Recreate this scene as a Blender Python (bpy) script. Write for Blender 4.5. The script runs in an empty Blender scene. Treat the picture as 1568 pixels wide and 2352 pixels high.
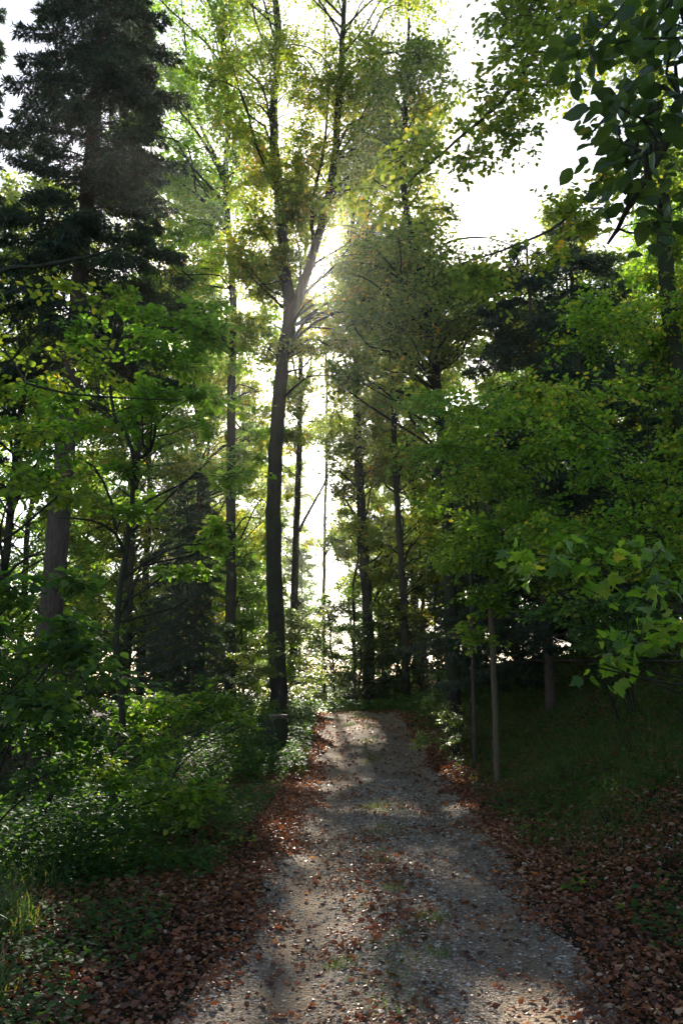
import bpy, math
import numpy as np
from mathutils import Vector
R = math.radians
rng = np.random.default_rng(7)
sc = bpy.context.scene
COL = sc.collection

# ------------------------------------------------------------------ camera
PITCH = R(11.9)
CAMZ = 1.65
cam_d = bpy.data.cameras.new('camera'); cam = bpy.data.objects.new('camera', cam_d); COL.objects.link(cam)
cam.location = (0, 0, CAMZ); cam.rotation_euler = (math.pi/2 + PITCH, 0, 0)
cam_d.sensor_fit = 'VERTICAL'; cam_d.sensor_height = 23.5; cam_d.lens = 18.0
cam_d.clip_start = 0.05; cam_d.clip_end = 2000
sc.camera = cam
# ------------------------------------------------------------------ light
SUN_EL, SUN_AZ = R(28.9), R(-2.0)          # azimuth measured from +Y towards +X
w = bpy.data.worlds.new('World'); sc.world = w; w.use_nodes = True
nt = w.node_tree; bg = nt.nodes['Background']
sky = nt.nodes.new('ShaderNodeTexSky'); sky.sky_type = 'NISHITA'; sky.sun_disc = False
sky.sun_elevation = SUN_EL; sky.sun_rotation = SUN_AZ
sky.air_density = .8; sky.dust_density = 1.0; sky.ozone_density = .6
nt.links.new(sky.outputs[0], bg.inputs[0]); bg.inputs[1].default_value = 0.10
sd = bpy.data.lights.new('sun', 'SUN'); sun = bpy.data.objects.new('sun', sd); COL.objects.link(sun)
sd.energy = 5.0; sd.angle = R(0.53); sd.color = (1.0, 0.93, 0.80)
SUNV = Vector((math.sin(SUN_AZ)*math.cos(SUN_EL), math.cos(SUN_AZ)*math.cos(SUN_EL), math.sin(SUN_EL)))
sun.rotation_euler = SUNV.to_track_quat('Z', 'Y').to_euler()
sc.view_settings.view_transform = 'Standard'; sc.view_settings.look = 'None'
sc.view_settings.gamma = 1.0; sc.view_settings.exposure = 1.45
sc.cycles.use_denoising = True
sc.cycles.max_bounces = 9; sc.cycles.diffuse_bounces = 6; sc.cycles.transmission_bounces = 6
sc.cycles.glossy_bounces = 2; sc.cycles.volume_bounces = 0
sc.cycles.sample_clamp_indirect = 6.0

# ------------------------------------------------------------------ helpers
SP, CP = math.sin(PITCH), math.cos(PITCH)
FD = 1803.0
def pt(u, v, y):
    """a point of the place seen at (u, v) on a 1568 x 2352 print, y metres ahead"""
    X = (u-784)/FD; Y = (1176-v)/FD
    d = np.array([X, CP - Y*SP, SP + Y*CP])
    return np.array([0, 0, CAMZ]) + d*(y/d[1])

def smooth(a, b, x):
    t = np.clip((x-a)/(b-a), 0, 1); return t*t*(3-2*t)
def xc(y):
    y = np.asarray(y, float)
    return 0.18 + 0.037*np.minimum(y, 12) + 0.22*smooth(0, 4, y-12)*0 - 0.001*np.clip(y-12, 0, 9)**2 \
        - 0.115*np.clip(y-21, 0, 60) - 0.02*np.clip(y-21, 0, 14)**2
def zp(y):
    y = np.asarray(y, float)
    return 0.72*smooth(11.5, 22.5, y) - 0.04*np.clip(y-22, 0, 40) - 0.01*np.clip(y-60, 0, 300)
def vn(x, y, s=0.0):
    return (np.sin(x*1.3+y*0.7+s)+np.sin(x*-0.8+y*1.9+1.7*s)+np.sin(x*2.9+y*2.3+2+s)*0.5)/2.5
def gz(x, y):
    x = np.asarray(x, float); y = np.asarray(y, float)
    d = x - xc(np.minimum(y, 40))
    z = zp(y)
    dl = np.clip(-d, 0, 400)
    z = z + 0.05*smooth(0.9, 1.5, dl) - 1.5*smooth(3.0, 8.5, dl) - 1.2*smooth(8, 26, dl) - 6*smooth(30, 120, dl)
    slope_on = 1 - 0.45*smooth(13, 25, y)
    dr = np.clip(d - 1.35, 0, 400)
    dr2 = np.where(dr < 0.5, dr*dr, dr-0.25)
    z = z + slope_on*(0.56*np.minimum(dr2, 4.5) + 0.22*np.clip(dr2-4.5, 0, 25))
    away = smooth(1.0, 1.8, np.abs(d))
    z = z + away*(0.045*vn(x*1.1, y*1.1) + 0.02*vn(x*3.1, y*3.3, 4) + 0.15*smooth(2.5, 6, np.abs(d))*vn(x*0.35, y*0.35, 9))
    z = z + (1-away)*(-0.045*np.exp(-((np.abs(d)-0.64)/0.22)**2) + 0.012*vn(x*2.3, y*1.7, 3))
    return z
def G(x, y):
    return np.array([x, y, float(gz(x, y))])

def unit(a): return a/np.maximum(np.linalg.norm(a, axis=-1, keepdims=True), 1e-9)

class MB:
    def __init__(s): s.V = []; s.F = []; s.n = 0; s.A = []
    def add(s, V, F, mat=0, rnd=0.5):
        V = np.asarray(V, float).reshape(-1, 3)
        F = np.asarray(F, dtype=np.int64)
        if len(V) == 0: return
        s.F.append((F + s.n, mat)); s.V.append(V)
        s.A.append(np.broadcast_to(np.asarray(rnd, float), (len(V),)) if np.ndim(rnd) == 0 else np.asarray(rnd, float))
        s.n += len(V)
    def build(s, name, mats, parent=None, origin=None, smooth_=True):
        V = np.concatenate(s.V)
        if origin is not None: V = V - np.asarray(origin)
        me = bpy.data.meshes.new(name)
        me.vertices.add(len(V)); me.vertices.foreach_set('co', V.astype(np.float32).ravel())
        lt = np.concatenate([np.full(len(F), F.shape[1]) for F, m in s.F])
        lv = np.concatenate([F.ravel() for F, m in s.F])
        mi = np.concatenate([np.full(len(F), m) for F, m in s.F])
        me.loops.add(len(lv)); me.loops.foreach_set('vertex_index', lv.astype(np.int32))
        me.polygons.add(len(lt))
        me.polygons.foreach_set('loop_start', np.concatenate([[0], np.cumsum(lt)[:-1]]).astype(np.int32))
        me.polygons.foreach_set('loop_total', lt.astype(np.int32))
        me.polygons.foreach_set('material_index', mi.astype(np.int32))
        me.polygons.foreach_set('use_smooth', np.full(len(lt), smooth_))
        at = me.attributes.new('rnd', 'FLOAT', 'POINT')
        at.data.foreach_set('value', np.concatenate(s.A).astype(np.float32))
        for m in (mats if isinstance(mats, (list, tuple)) else [mats]): me.materials.append(m)
        me.update(calc_edges=True)
        o = bpy.data.objects.new(name, me); COL.objects.link(o)
        if parent is not None: o.parent = parent
        elif origin is not None: o.location = origin
        return o

def tag(o, label=None, cat=None, group=None, kind=None):
    if label: o['label'] = label
    if cat: o['category'] = cat
    if group: o['group'] = group
    if kind: o['kind'] = kind
    return o
def empty(name, loc, label, cat, group=None):
    o = bpy.data.objects.new(name, None); COL.objects.link(o); o.location = loc
    o.empty_display_size = 0.3
    return tag(o, label, cat, group)

def resample(P, step):
    P = np.asarray(P, float)
    if len(P) > 2:
        Q = np.vstack([2*P[0]-P[1], P, 2*P[-1]-P[-2]])
        out = []
        for i in range(1, len(Q)-2):
            n = max(2, int(np.linalg.norm(Q[i+1]-Q[i])/step))
            t = np.linspace(0, 1, n, endpoint=False)[:, None]
            a, b, c, d = Q[i-1], Q[i], Q[i+1], Q[i+2]
            out.append(0.5*((2*b)+(-a+c)*t+(2*a-5*b+4*c-d)*t*t+(-a+3*b-3*c+d)*t**3))
        out.append(P[-1:])
        return np.concatenate(out)
    n = max(2, int(np.linalg.norm(P[1]-P[0])/step)+1)
    return P[0]+(P[1]-P[0])*np.linspace(0, 1, n)[:, None]

def tube(mb, P, rad, sides=8, mat=0, rough=0.0, rnd=0.5, cap=1.0):
    P = np.asarray(P, float); n = len(P); rad = np.broadcast_to(rad, (n,))
    T = unit(np.gradient(P, axis=0))
    ref = np.array([1.0, 0.1, 0.05]) if abs(T[0][0]) < 0.8 else np.array([0.05, 1.0, 0.1])
    Nn = []; r = ref
    for t in T:
        r = r - t*np.dot(r, t); r = r/np.linalg.norm(r); Nn.append(r)
    N = np.array(Nn); B = np.cross(T, N)
    a = np.arange(sides)*2*math.pi/sides
    rr = rad[:, None]*(1 + (rng.normal(0, rough, (n, sides)) if rough else 0))
    V = P[:, None, :] + rr[..., None]*(np.cos(a)[None, :, None]*N[:, None, :] + np.sin(a)[None, :, None]*B[:, None, :])
    V = V.reshape(-1, 3)
    i = np.arange(n-1)[:, None]*sides; j = np.arange(sides)[None, :]; k = (j+1) % sides
    F = np.stack([i+j, i+k, i+sides+k, i+sides+j], -1).reshape(-1, 4)
    mb.add(V, F, mat, rnd)
    c = P[-1] + T[-1]*rad[-1]*cap
    Vc = np.vstack([V[-sides:], c])
    mb.add(Vc, np.array([[q, (q+1) % sides, sides] for q in range(sides)]), mat, rnd)

def twigs(mb, A, B, r, mat=0):
    n = len(A)
    if n == 0: return
    T = unit(B-A); ref = np.where(np.abs(T[:, 2:3]) > 0.9, np.array([[1., 0, 0]]), np.array([[0., 0, 1.]]))
    N = unit(np.cross(T, ref)); Bn = np.cross(T, N)
    Mid = (A+B)/2; Mid[:, 2] += 0.06*np.linalg.norm(B-A, axis=1)
    rows = []
    for C, q in ((A, 1.0), (Mid, 0.7), (B, 0.25)):
        for a in (0, 2.094, 4.189):
            rows.append(C + (r*q)[:, None]*(math.cos(a)*N+math.sin(a)*Bn))
    V = np.stack(rows, 1).reshape(-1, 3)
    base = (np.arange(n)*9)[:, None, None]
    f = np.array([[0, 1, 4, 3], [1, 2, 5, 4], [2, 0, 3, 5], [3, 4, 7, 6], [4, 5, 8, 7], [5, 3, 6, 8]])
    mb.add(V, (base+f[None]).reshape(-1, 4), mat)

# leaf templates: (verts, faces)
KITE = (np.array([[0, 0, 0], [.45, .42, .05], [1, 0, -.05], [.45, -.42, .05]]), np.array([[0, 3, 2, 1]]))
FOLD = (np.array([[0, 0, 0], [.38, .34, .07], [.75, .24, .03], [1, 0, -.08], [.75, -.24, .03], [.38, -.34, .07], [.5, 0, -.02]]),
        np.array([[0, 6, 1, 1], [1, 6, 2, 2]]))
OVAL = (np.array([[0, 0, 0], [.12, .2, .03], [.4, .36, .06], [.72, .28, .03], [1.02, 0, -.1],
                  [.72, -.28, .03], [.4, -.36, .06], [.12, -.2, .03], [.4, 0, -.01], [.72, 0, -.03]]),
        np.array([[0, 8, 2, 1], [8, 9, 3, 2], [0, 7, 6, 8], [8, 6, 5, 9], [9, 4, 3, 3], [9, 5, 4, 4]]))
def fan(t):
    V, F = t
    return V, [f for f in F]
def clean(t):
    V, F = t
    out4 = [f for f in F.tolist() if len(set(f)) == 4]
    out3 = [list(dict.fromkeys(f)) for f in F.tolist() if len(set(f)) == 3]
    return V, np.array(out4).reshape(-1, 4) if out4 else None, np.array(out3).reshape(-1, 3) if out3 else None
_ml = [(0, 0), (-.10, .16), (.10, .30), (.05, .52), (.26, .42), (.36, .50), (.50, .62), (.56, .40), (.55, .24), (.72, .26), (.80, .14), (1.08, 0)]
_mo = _ml + [(x, -y) for x, y in _ml[-2:0:-1]]
_mv = np.array([(x, y, 0.10*abs(y)-0.13*x*x) for x, y in _mo] + [(.28, 0, .0)])
MAPLE = (_mv, None, np.array([[len(_mo), i, (i+1) % len(_mo)] for i in range(len(_mo))]))
T_KITE = clean(KITE); T_OVAL = clean(OVAL)
T_NEED = (np.array([[0, 0, 0], [.4, .11, .0], [1, 0, -.04], [.4, -.11, .0]]), np.array([[0, 3, 2, 1]]), None)
T_CURL = (np.array([[0, 0, .10], [.3, .32, .22], [.75, .26, .10], [1, .02, .25], [.75, -.26, .2], [.3, -.32, .05], [.35, 0, 0], [.72, 0, .03]]),
          np.array([[0, 6, 1, 1], [6, 7, 2, 1], [0, 5, 6, 6], [6, 5, 4, 7]]), None)
T_CURL = (T_CURL[0], np.array([[6, 7, 2, 1], [6, 5, 4, 7]]), np.array([[0, 6, 1], [0, 5, 6], [7, 3, 2], [7, 4, 3]]))

def leaves(mb, P, D, N, S, tmpl, mat=1, rnd=None):
    n = len(P)
    if n == 0: return
    V, F4, F3 = tmpl
    D = unit(D); N = unit(N - D*np.sum(N*D, 1, keepdims=True)); B = np.cross(N, D)
    S = np.broadcast_to(S, (n,))
    W = P[:, None, :] + S[:, None, None]*(V[None, :, 0:1]*D[:, None]+V[None, :, 1:2]*B[:, None]+V[None, :, 2:3]*N[:, None])
    k = len(V)
    if rnd is None: rnd = rng.random(n)
    r = np.repeat(rnd, k)
    base = (np.arange(n)*k)[:, None, None]
    first = True
    for F in (F4, F3):
        if F is None: continue
        FF = (base+F[None]).reshape(-1, F.shape[1])
        if first: mb.add(W.reshape(-1, 3), FF, mat, r); first = False
        else: mb.F.append((FF + mb.n - n*k, mat))

LIT = [(-1.0, 22, 2.2, 1.3, 4.2, .985), (.3, 18.5, .6, 1.0, 1.6, .985), (-.1, 13.4, .1, .7, .9, .94), (.9, 10.5, 0, .9, .5, .985),
       (-2.7, 8.1, 1.2, 1.0, 1.8, .975), (-.85, 4.3, 0, .4, 1.0, .985), (.95, 4.3, 0, .25, .7, .985), (2.1, 15, .9, .5, .9, .985), (-2.7, 16.6, 1.6, .5, 1.8, .97),
       (.1, 6.5, 0, .5, .25, .9), (-.2, 16.0, .3, .6, .35, .94)]
def lit_keep(P, f=1.0):
    sv = np.array(SUNV); keep = np.ones(len(P), bool)
    for lx, ly, lz, rx, ry, pr in LIT:      # openings in the canopy above the sunlit patches
        tt_ = (P[:, 2]-lz)/sv[2]; qx = P[:, 0]-sv[0]*tt_-lx; qy = P[:, 1]-sv[1]*tt_-ly
        keep &= ~((tt_ > 3.5) & ((qx/rx)**2+(qy/ry)**2 < 1) & (rng.random(len(P)) < pr*f))
    return keep
def ball(n):
    v = unit(rng.normal(size=(n, 3))); return v*(rng.random((n, 1))**(1/1.7))*rng.uniform(.7, 1.55, (n, 1))

def foliage(mb, C, Rr, M, L, size, tmpl, up=1.1, twig_r=0.004, inner=0.12, droop=0.15, tone=0.0, gap=True, twig_frac=1.0, spread=1.0):
    """clumps of leafy twigs; C centres, Rr radii (k,3)"""
    C = np.asarray(C, float); Rr = np.asarray(Rr, float)
    k = len(C)
    if k == 0: return
    E = (C[:, None]+Rr[:, None]*ball(k*M).reshape(k, M, 3))
    S = C[:, None] + (E-C[:, None])*inner + 0.15*Rr[:, None]*rng.normal(size=(k, M, 3))
    S[..., 2] -= 0.08*Rr[:, None, 2]
    E[..., 2] -= droop*np.linalg.norm((E-C[:, None])[..., :2], axis=-1)
    E = E.reshape(-1, 3); S = S.reshape(-1, 3)
    tk = rng.random(len(E)) < twig_frac
    if gap: tk &= lit_keep((S+E)/2)
    twigs(mb, S[tk], E[tk], np.full(tk.sum(), twig_r), 0)
    tt = rng.random((k*M, L))**0.8
    Pm = S[:, None]+(E-S)[:, None]*(0.2+0.85*tt)[..., None]
    Pm[..., 2] += 0.06*np.linalg.norm(E-S, axis=1)[:, None]*4*tt*(1-tt)
    T = unit(E-S)[:, None] + np.zeros((1, L, 1))
    side = unit(np.cross(T, [0, 0, 1.0]))*np.where(rng.random((k*M, L, 1)) < .5, -1, 1)
    D = T*0.55 + side*rng.uniform(.4, 1.1, (k*M, L, 1)) + rng.normal(0, .25, (k*M, L, 3))
    D[..., 2] -= 0.15
    P = Pm + unit(D)*size*0.25*spread + rng.normal(0, size*0.5*spread, (k*M, L, 3))*np.array([1, 1, .55])
    N = rng.normal(0, .55, (k*M, L, 3)); N[..., 2] += up
    tonec = np.repeat(rng.normal(0, .13, k), M*L)
    P = P.reshape(-1, 3); D = D.reshape(-1, 3); N = N.reshape(-1, 3)
    rd = np.clip(rng.beta(2.2, 3.2, len(P)) + tonec + tone, 0, 1)
    Sz = size*rng.uniform(.6, 1.15, len(P))
    if gap:   # the opening through which the sun shines down the track
        rel = P - np.array([0, 0, CAMZ]); sv = np.array(SUNV)
        al = rel@sv; dist = np.linalg.norm(rel - al[:, None]*sv, axis=1)
        keep = ~((al > 3) & (dist < 0.012*al + 0.12) & (rng.random(len(P)) < 0.93))
        keep &= lit_keep(P)
        P, D, N, rd, Sz = P[keep], D[keep], N[keep], rd[keep], Sz[keep]
    leaves(mb, P, D, N, Sz, tmpl, 1, rd)

def limb_to(mb, stems, srad, C, rfac=1.0, sides=5):
    """branches from the stems to every clump centre"""
    allP = np.concatenate(stems); allR = np.concatenate(srad)
    for c in C:
        h = np.linalg.norm(allP[:, :2]-c[:2], axis=1)
        tgt = c[2]-0.55*h
        dd = h + 1.2*np.abs(allP[:, 2]-tgt) + np.where(allP[:, 2] > c[2], 3, 0)
        i = int(np.argmin(dd)); s = allP[i]
        ln = np.linalg.norm(c-s)
        if ln < 0.15: continue
        m1 = s + (c-s)*0.35 + np.array([0, 0, 0.10*ln]) + rng.normal(0, .09*ln, 3)
        m2 = s + (c-s)*0.7 + np.array([0, 0, 0.06*ln]) + rng.normal(0, .09*ln, 3)
        P = resample([s, m1, m2, c], max(.12, ln/7))
        r0 = min(allR[i]*0.55, (0.010+0.010*ln)*rfac)
        tube(mb, P, np.linspace(r0, 0.25*r0+.002, len(P)), sides, 0)

def stem(mb, P, r0, r1, step=0.35, sides=12, rough=0.035, flare=0.0, power=0.8):
    Q = resample(P, step)
    Q = Q + rng.normal(0, 0.012, Q.shape)*min(1, r0*6)
    t = np.linspace(0, 1, len(Q))
    rad = r1+(r0-r1)*(1-t)**power
    if flare: rad = rad*(1+flare*np.exp(-np.linalg.norm(Q-Q[0], axis=1)/(r0*1.6)))
    tube(mb, Q, rad, sides, 0, rough)
    return Q, rad

def make_tree(name, label, cat, stems, C, Rr, M, L, size, tmpl, bark, leaf, base=None, group=None, rfac=1.0, extra=None, limbs=True, **kw):
    """stems: list of (points, r0, r1, flare)"""
    base = np.asarray(stems[0][0][0] if base is None else base, float)
    root = empty(name, base, label, cat, group)
    C = np.asarray(C, float); Rr = np.asarray(Rr, float)
    if kw.get('gap', True) and len(C):
        k_ = lit_keep(C, np.maximum(0.8, 0)); C = C[k_]; Rr = Rr[k_]
    mb = MB(); SQ = []; SR = []
    for s in stems:
        q, r = stem(mb, s[0], s[1], s[2], flare=s[3] if len(s) > 3 else 0, sides=12 if s[1] > .08 else 7,
                    step=.4 if s[1] > .08 else .2)
        SQ.append(q); SR.append(r)
    C = np.asarray(C, float)
    if limbs and len(C): limb_to(mb, SQ, SR, C, rfac)
    mb.build('trunk', bark, root, base)
    if len(C):
        cb = MB(); foliage(cb, C, Rr, M, L, size, tmpl, **kw)
        if extra: extra(cb)
        cb.build('crown', [bark, leaf], root, base, smooth_=False)
    return root

def copy_tree(o, loc, rz, s, label, group=None):
    c = o.copy(); COL.objects.link(c); c.location = loc; c.rotation_euler = (0, 0, rz)
    c.scale = s if isinstance(s, (tuple, list)) else (s, s, s); c['label'] = label
    if group: c['group'] = group
    for ch in o.children:
        d = ch.copy(); COL.objects.link(d); d.parent = c
    return c

# ------------------------------------------------------------------ materials
def newmat(name):
    m = bpy.data.materials.new(name); m.use_nodes = True; nt = m.node_tree
    b = nt.nodes['Principled BSDF']; return m, nt, b, nt.nodes['Material Output']
def ramp(nt, stops):
    r = nt.nodes.new('ShaderNodeValToRGB'); e = r.color_ramp.elements
    while len(e) > 1: e.remove(e[-1])
    e[0].position = stops[0][0]; e[0].color = (*stops[0][1], 1)
    for p, c in stops[1:]:
        x = e.new(p); x.color = (*c, 1)
    return r
def noise(nt, scale, detail=4, rough=.6, co=None, dist=0):
    n = nt.nodes.new('ShaderNodeTexNoise'); n.inputs['Scale'].default_value = scale
    n.inputs['Detail'].default_value = detail; n.inputs['Roughness'].default_value = rough
    n.inputs['Distortion'].default_value = dist
    if co is not None: nt.links.new(co, n.inputs['Vector'])
    return n
def bump(nt, h, b, strength=.5, dist=.02, prev=None):
    x = nt.nodes.new('ShaderNodeBump'); x.inputs['Strength'].default_value = strength
    x.inputs['Distance'].default_value = dist; nt.links.new(h, x.inputs['Height'])
    if prev is not None: nt.links.new(prev.outputs[0], x.inputs['Normal'])
    nt.links.new(x.outputs[0], b.inputs['Normal']); return x

def leafmat(name, stops, trans=0.45, tcol=1.9, rough=.42, spec=.35, tyel=(1.25, 1.15, .55)):
    m, nt, b, out = newmat(name)
    a = nt.nodes.new('ShaderNodeAttribute'); a.attribute_name = 'rnd'
    r = ramp(nt, stops); nt.links.new(a.outputs['Fac'], r.inputs[0])
    b.inputs['Roughness'].default_value = rough; b.inputs['Specular IOR Level'].default_value = spec
    nt.links.new(r.outputs[0], b.inputs['Base Color'])
    mul = nt.nodes.new('ShaderNodeMix'); mul.data_type = 'RGBA'; mul.blend_type = 'MULTIPLY'; mul.inputs[0].default_value = 1
    nt.links.new(r.outputs[0], mul.inputs[6]); mul.inputs[7].default_value = (1.5*tcol*tyel[0], 1.5*tcol*tyel[1], 1.2*tcol*tyel[2], 1)
    t = nt.nodes.new('ShaderNodeBsdfTranslucent'); nt.links.new(mul.outputs[2], t.inputs[0])
    mx = nt.nodes.new('ShaderNodeMixShader'); mx.inputs[0].default_value = trans
    nt.links.new(b.outputs[0], mx.inputs[1]); nt.links.new(t.outputs[0], mx.inputs[2]); nt.links.new(mx.outputs[0], out.inputs[0])
    return m
M_beech = leafmat('beech_leaf', [(0, (.034, .066, .016)), (.45, (.062, .104, .023)), (.8, (.11, .14, .03)), (.97, (.20, .19, .04)), (1, (.26, .17, .04))], .6, 2.7, tyel=(1.38, 1.15, .42))
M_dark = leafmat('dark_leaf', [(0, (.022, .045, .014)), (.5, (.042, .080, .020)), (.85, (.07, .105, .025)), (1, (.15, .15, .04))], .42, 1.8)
M_fresh = leafmat('fresh_leaf', [(0, (.045, .095, .020)), (.5, (.092, .165, .026)), (.85, (.15, .21, .034)), (.96, (.21, .24, .04)), (1, (.32, .26, .05))], .52, 2.3, rough=.38, tyel=(1.15, 1.15, .45))
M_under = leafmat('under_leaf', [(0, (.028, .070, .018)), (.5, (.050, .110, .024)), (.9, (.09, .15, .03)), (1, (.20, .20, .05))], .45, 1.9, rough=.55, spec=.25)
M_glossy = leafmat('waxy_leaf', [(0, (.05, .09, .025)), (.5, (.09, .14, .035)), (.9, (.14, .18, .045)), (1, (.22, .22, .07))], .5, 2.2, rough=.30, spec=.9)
M_need = leafmat('needle', [(0, (.020, .042, .030)), (.6, (.038, .070, .044)), (1, (.07, .095, .05))], .3, 1.7, rough=.45)
M_grass = leafmat('grass_blade', [(0, (.045, .095, .024)), (.6, (.08, .145, .035)), (.9, (.15, .17, .06)), (1, (.22, .17, .08))], .4, 1.7, rough=.45)
M_litter = leafmat('dead_leaf', [(0, (.06, .026, .014)), (.35, (.17, .058, .024)), (.62, (.29, .098, .034)), (.82, (.38, .19, .09)), (.95, (.48, .34, .22)), (1, (.58, .22, .04))],   .18, 1.2, rough=.42, spec=.45, tyel=(1.2, .9, .6))

def barkmat(name, c1, c2, moss=.25, scale=7):
    m, nt, b, out = newmat(name)
    tc = nt.nodes.new('ShaderNodeTexCoord'); mp = nt.nodes.new('ShaderNodeMapping'); mp.inputs['Scale'].default_value = (1, 1, .22)
    nt.links.new(tc.outputs['Object'], mp.inputs[0])
    n = noise(nt, scale*2.5, 6, .7, mp.outputs[0]); r = ramp(nt, [(.3, c1), (.7, c2)]); nt.links.new(n.outputs[0], r.inputs[0])
    n2 = noise(nt, 1.6, 5, .65, tc.outputs['Object']); r2 = ramp(nt, [(.62-moss, (0, 0, 0)), (.80-moss*.6, (1, 1, 1))]); nt.links.new(n2.outputs[0], r2.inputs[0])
    mx = nt.nodes.new('ShaderNodeMix'); mx.data_type = 'RGBA'; nt.links.new(r2.outputs[0], mx.inputs[0]); nt.links.new(r.outputs[0], mx.inputs[6])
    mx.inputs[7].default_value = (.045, .055, .018, 1)
    nt.links.new(mx.outputs[2], b.inputs['Base Color']); b.inputs['Roughness'].default_value = .85
    b.inputs['Specular IOR Level'].default_value = .2
    n3 = noise(nt, scale*4, 6, .7, mp.outputs[0])
    x = bump(nt, n3.outputs[0], b, 1.0, .06)
    return m
M_bark = barkmat('bark', (.010, .008, .007), (.068, .054, .040), .24, 3.2)
M_barkbrown = barkmat('spruce_bark', (.07, .045, .03), (.17, .12, .085), .12, 9)
M_barkpale = barkmat('pale_bark', (.13, .09, .055), (.24, .18, .11), .05, 9)
M_barkmoss = barkmat('mossy_bark', (.04, .035, .02), (.10, .09, .05), .42, 8)

# terrain: soil under the litter, greener away from the track
m, nt, b, out = newmat('forest_soil'); M_soil = m
tc = nt.nodes.new('ShaderNodeTexCoord')
n = noise(nt, 9, 8, .7, tc.outputs['Object']); r = ramp(nt, [(.3, (.022, .014, .010)), (.5, (.055, .030, .018)), (.68, (.10, .055, .032))]); nt.links.new(n.outputs[0], r.inputs[0])
n2 = noise(nt, .9, 6, .7, tc.outputs['Object']); r2 = ramp(nt, [(.46, (0, 0, 0)), (.6, (1, 1, 1))]); nt.links.new(n2.outputs[0], r2.inputs[0])
mx = nt.nodes.new('ShaderNodeMix'); mx.data_type = 'RGBA'; nt.links.new(r2.outputs[0], mx.inputs[0]); nt.links.new(r.outputs[0], mx.inputs[6]); mx.inputs[7].default_value = (.028, .040, .014, 1)
nt.links.new(mx.outputs[2], b.inputs['Base Color']); b.inputs['Roughness'].default_value = .95; b.inputs['Specular IOR Level'].default_value = .15
n3 = noise(nt, 38, 6, .75, tc.outputs['Object']); bump(nt, n3.outputs[0], b, .9, .03)

m, nt, b, out = newmat('gravel_track'); M_path = m
tc = nt.nodes.new('ShaderNodeTexCoord')
v1 = nt.nodes.new('ShaderNodeTexVoronoi'); v1.inputs['Scale'].default_value = 75; nt.links.new(tc.outputs['Object'], v1.inputs['Vector'])
v2 = nt.nodes.new('ShaderNodeTexVoronoi'); v2.inputs['Scale'].default_value = 34; nt.links.new(tc.outputs['Object'], v2.inputs['Vector'])
rc = ramp(nt, [(0, (.12, .09, .06)), (.4, (.23, .175, .125)), (.75, (.35, .275, .20)), (1, (.50, .42, .33))])
sep = nt.nodes.new('ShaderNodeSeparateColor'); nt.links.new(v1.outputs['Color'], sep.inputs[0]); nt.links.new(sep.outputs[0], rc.inputs[0])
a = nt.nodes.new('ShaderNodeAttribute'); a.attribute_name = 'rnd'     # 0 wheel tracks of fine grit, 1 coarse crown
n = noise(nt, 2.2, 6, .7, tc.outputs['Object']); 
rs = ramp(nt, [(.35, (.22, .155, .098)), (.65, (.35, .26, .17))]); nf = noise(nt, 160, 4, .7, tc.outputs['Object']); nt.links.new(nf.outputs[0], rs.inputs[0])
ad = nt.nodes.new('ShaderNodeMath'); ad.operation = 'MULTIPLY_ADD'; nt.links.new(n.outputs[0], ad.inputs[0]); ad.inputs[1].default_value = 1.2; nt.links.new(a.outputs['Fac'], ad.inputs[2])
rm = ramp(nt, [(.72, (0, 0, 0)), (1.0, (1, 1, 1))]); nt.links.new(ad.outputs[0], rm.inputs[0])
mx = nt.nodes.new('ShaderNodeMix'); mx.data_type = 'RGBA'; nt.links.new(rm.outputs[0], mx.inputs[0]); nt.links.new(rs.outputs[0], mx.inputs[6]); nt.links.new(rc.outputs[0], mx.inputs[7])
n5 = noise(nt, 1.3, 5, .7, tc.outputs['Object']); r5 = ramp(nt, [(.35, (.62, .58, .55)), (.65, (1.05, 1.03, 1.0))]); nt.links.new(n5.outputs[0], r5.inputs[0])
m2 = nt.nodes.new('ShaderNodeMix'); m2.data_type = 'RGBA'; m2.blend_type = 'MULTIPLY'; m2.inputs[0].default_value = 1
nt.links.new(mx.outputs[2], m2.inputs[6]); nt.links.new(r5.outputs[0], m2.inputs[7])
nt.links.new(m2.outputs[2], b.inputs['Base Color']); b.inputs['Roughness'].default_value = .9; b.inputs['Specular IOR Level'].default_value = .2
x1 = bump(nt, v1.outputs['Distance'], b, .7, .012); x1.invert = True
x2 = bump(nt, v2.outputs['Distance'], b, .5, .015, x1); x2.invert = True
x3 = bump(nt, nf.outputs[0], b, .4, .005, x2)

m, nt, b, out = newmat('pebble'); M_peb = m
a = nt.nodes.new('ShaderNodeAttribute'); a.attribute_name = 'rnd'
r = ramp(nt, [(0, (.11, .08, .052)), (.4, (.25, .18, .118)), (.8, (.39, .295, .20)), (1, (.60, .53, .44))]); nt.links.new(a.outputs['Fac'], r.inputs[0])
nt.links.new(r.outputs[0], b.inputs['Base Color']); b.inputs['Roughness'].default_value = .75

m, nt, b, out = newmat('sawn_wood'); M_wood = m
tc = nt.nodes.new('ShaderNodeTexCoord')
wv = nt.nodes.new('ShaderNodeTexWave'); wv.wave_type = 'RINGS'; wv.rings_direction = 'Z'; wv.inputs['Scale'].default_value = 14; wv.inputs['Distortion'].default_value = 2.5
nt.links.new(tc.outputs['Object'], wv.inputs['Vector'])
r = ramp(nt, [(0, (.11, .06, .045)), (1, (.24, .15, .12))]); nt.links.new(wv.outputs[0], r.inputs[0]); nt.links.new(r.outputs[0], b.inputs['Base Color']); b.inputs['Roughness'].default_value = .9
m, nt, b, out = newmat('petal'); M_petal = m
b.inputs['Base Color'].default_value = (.75, .75, .68, 1)

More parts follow.
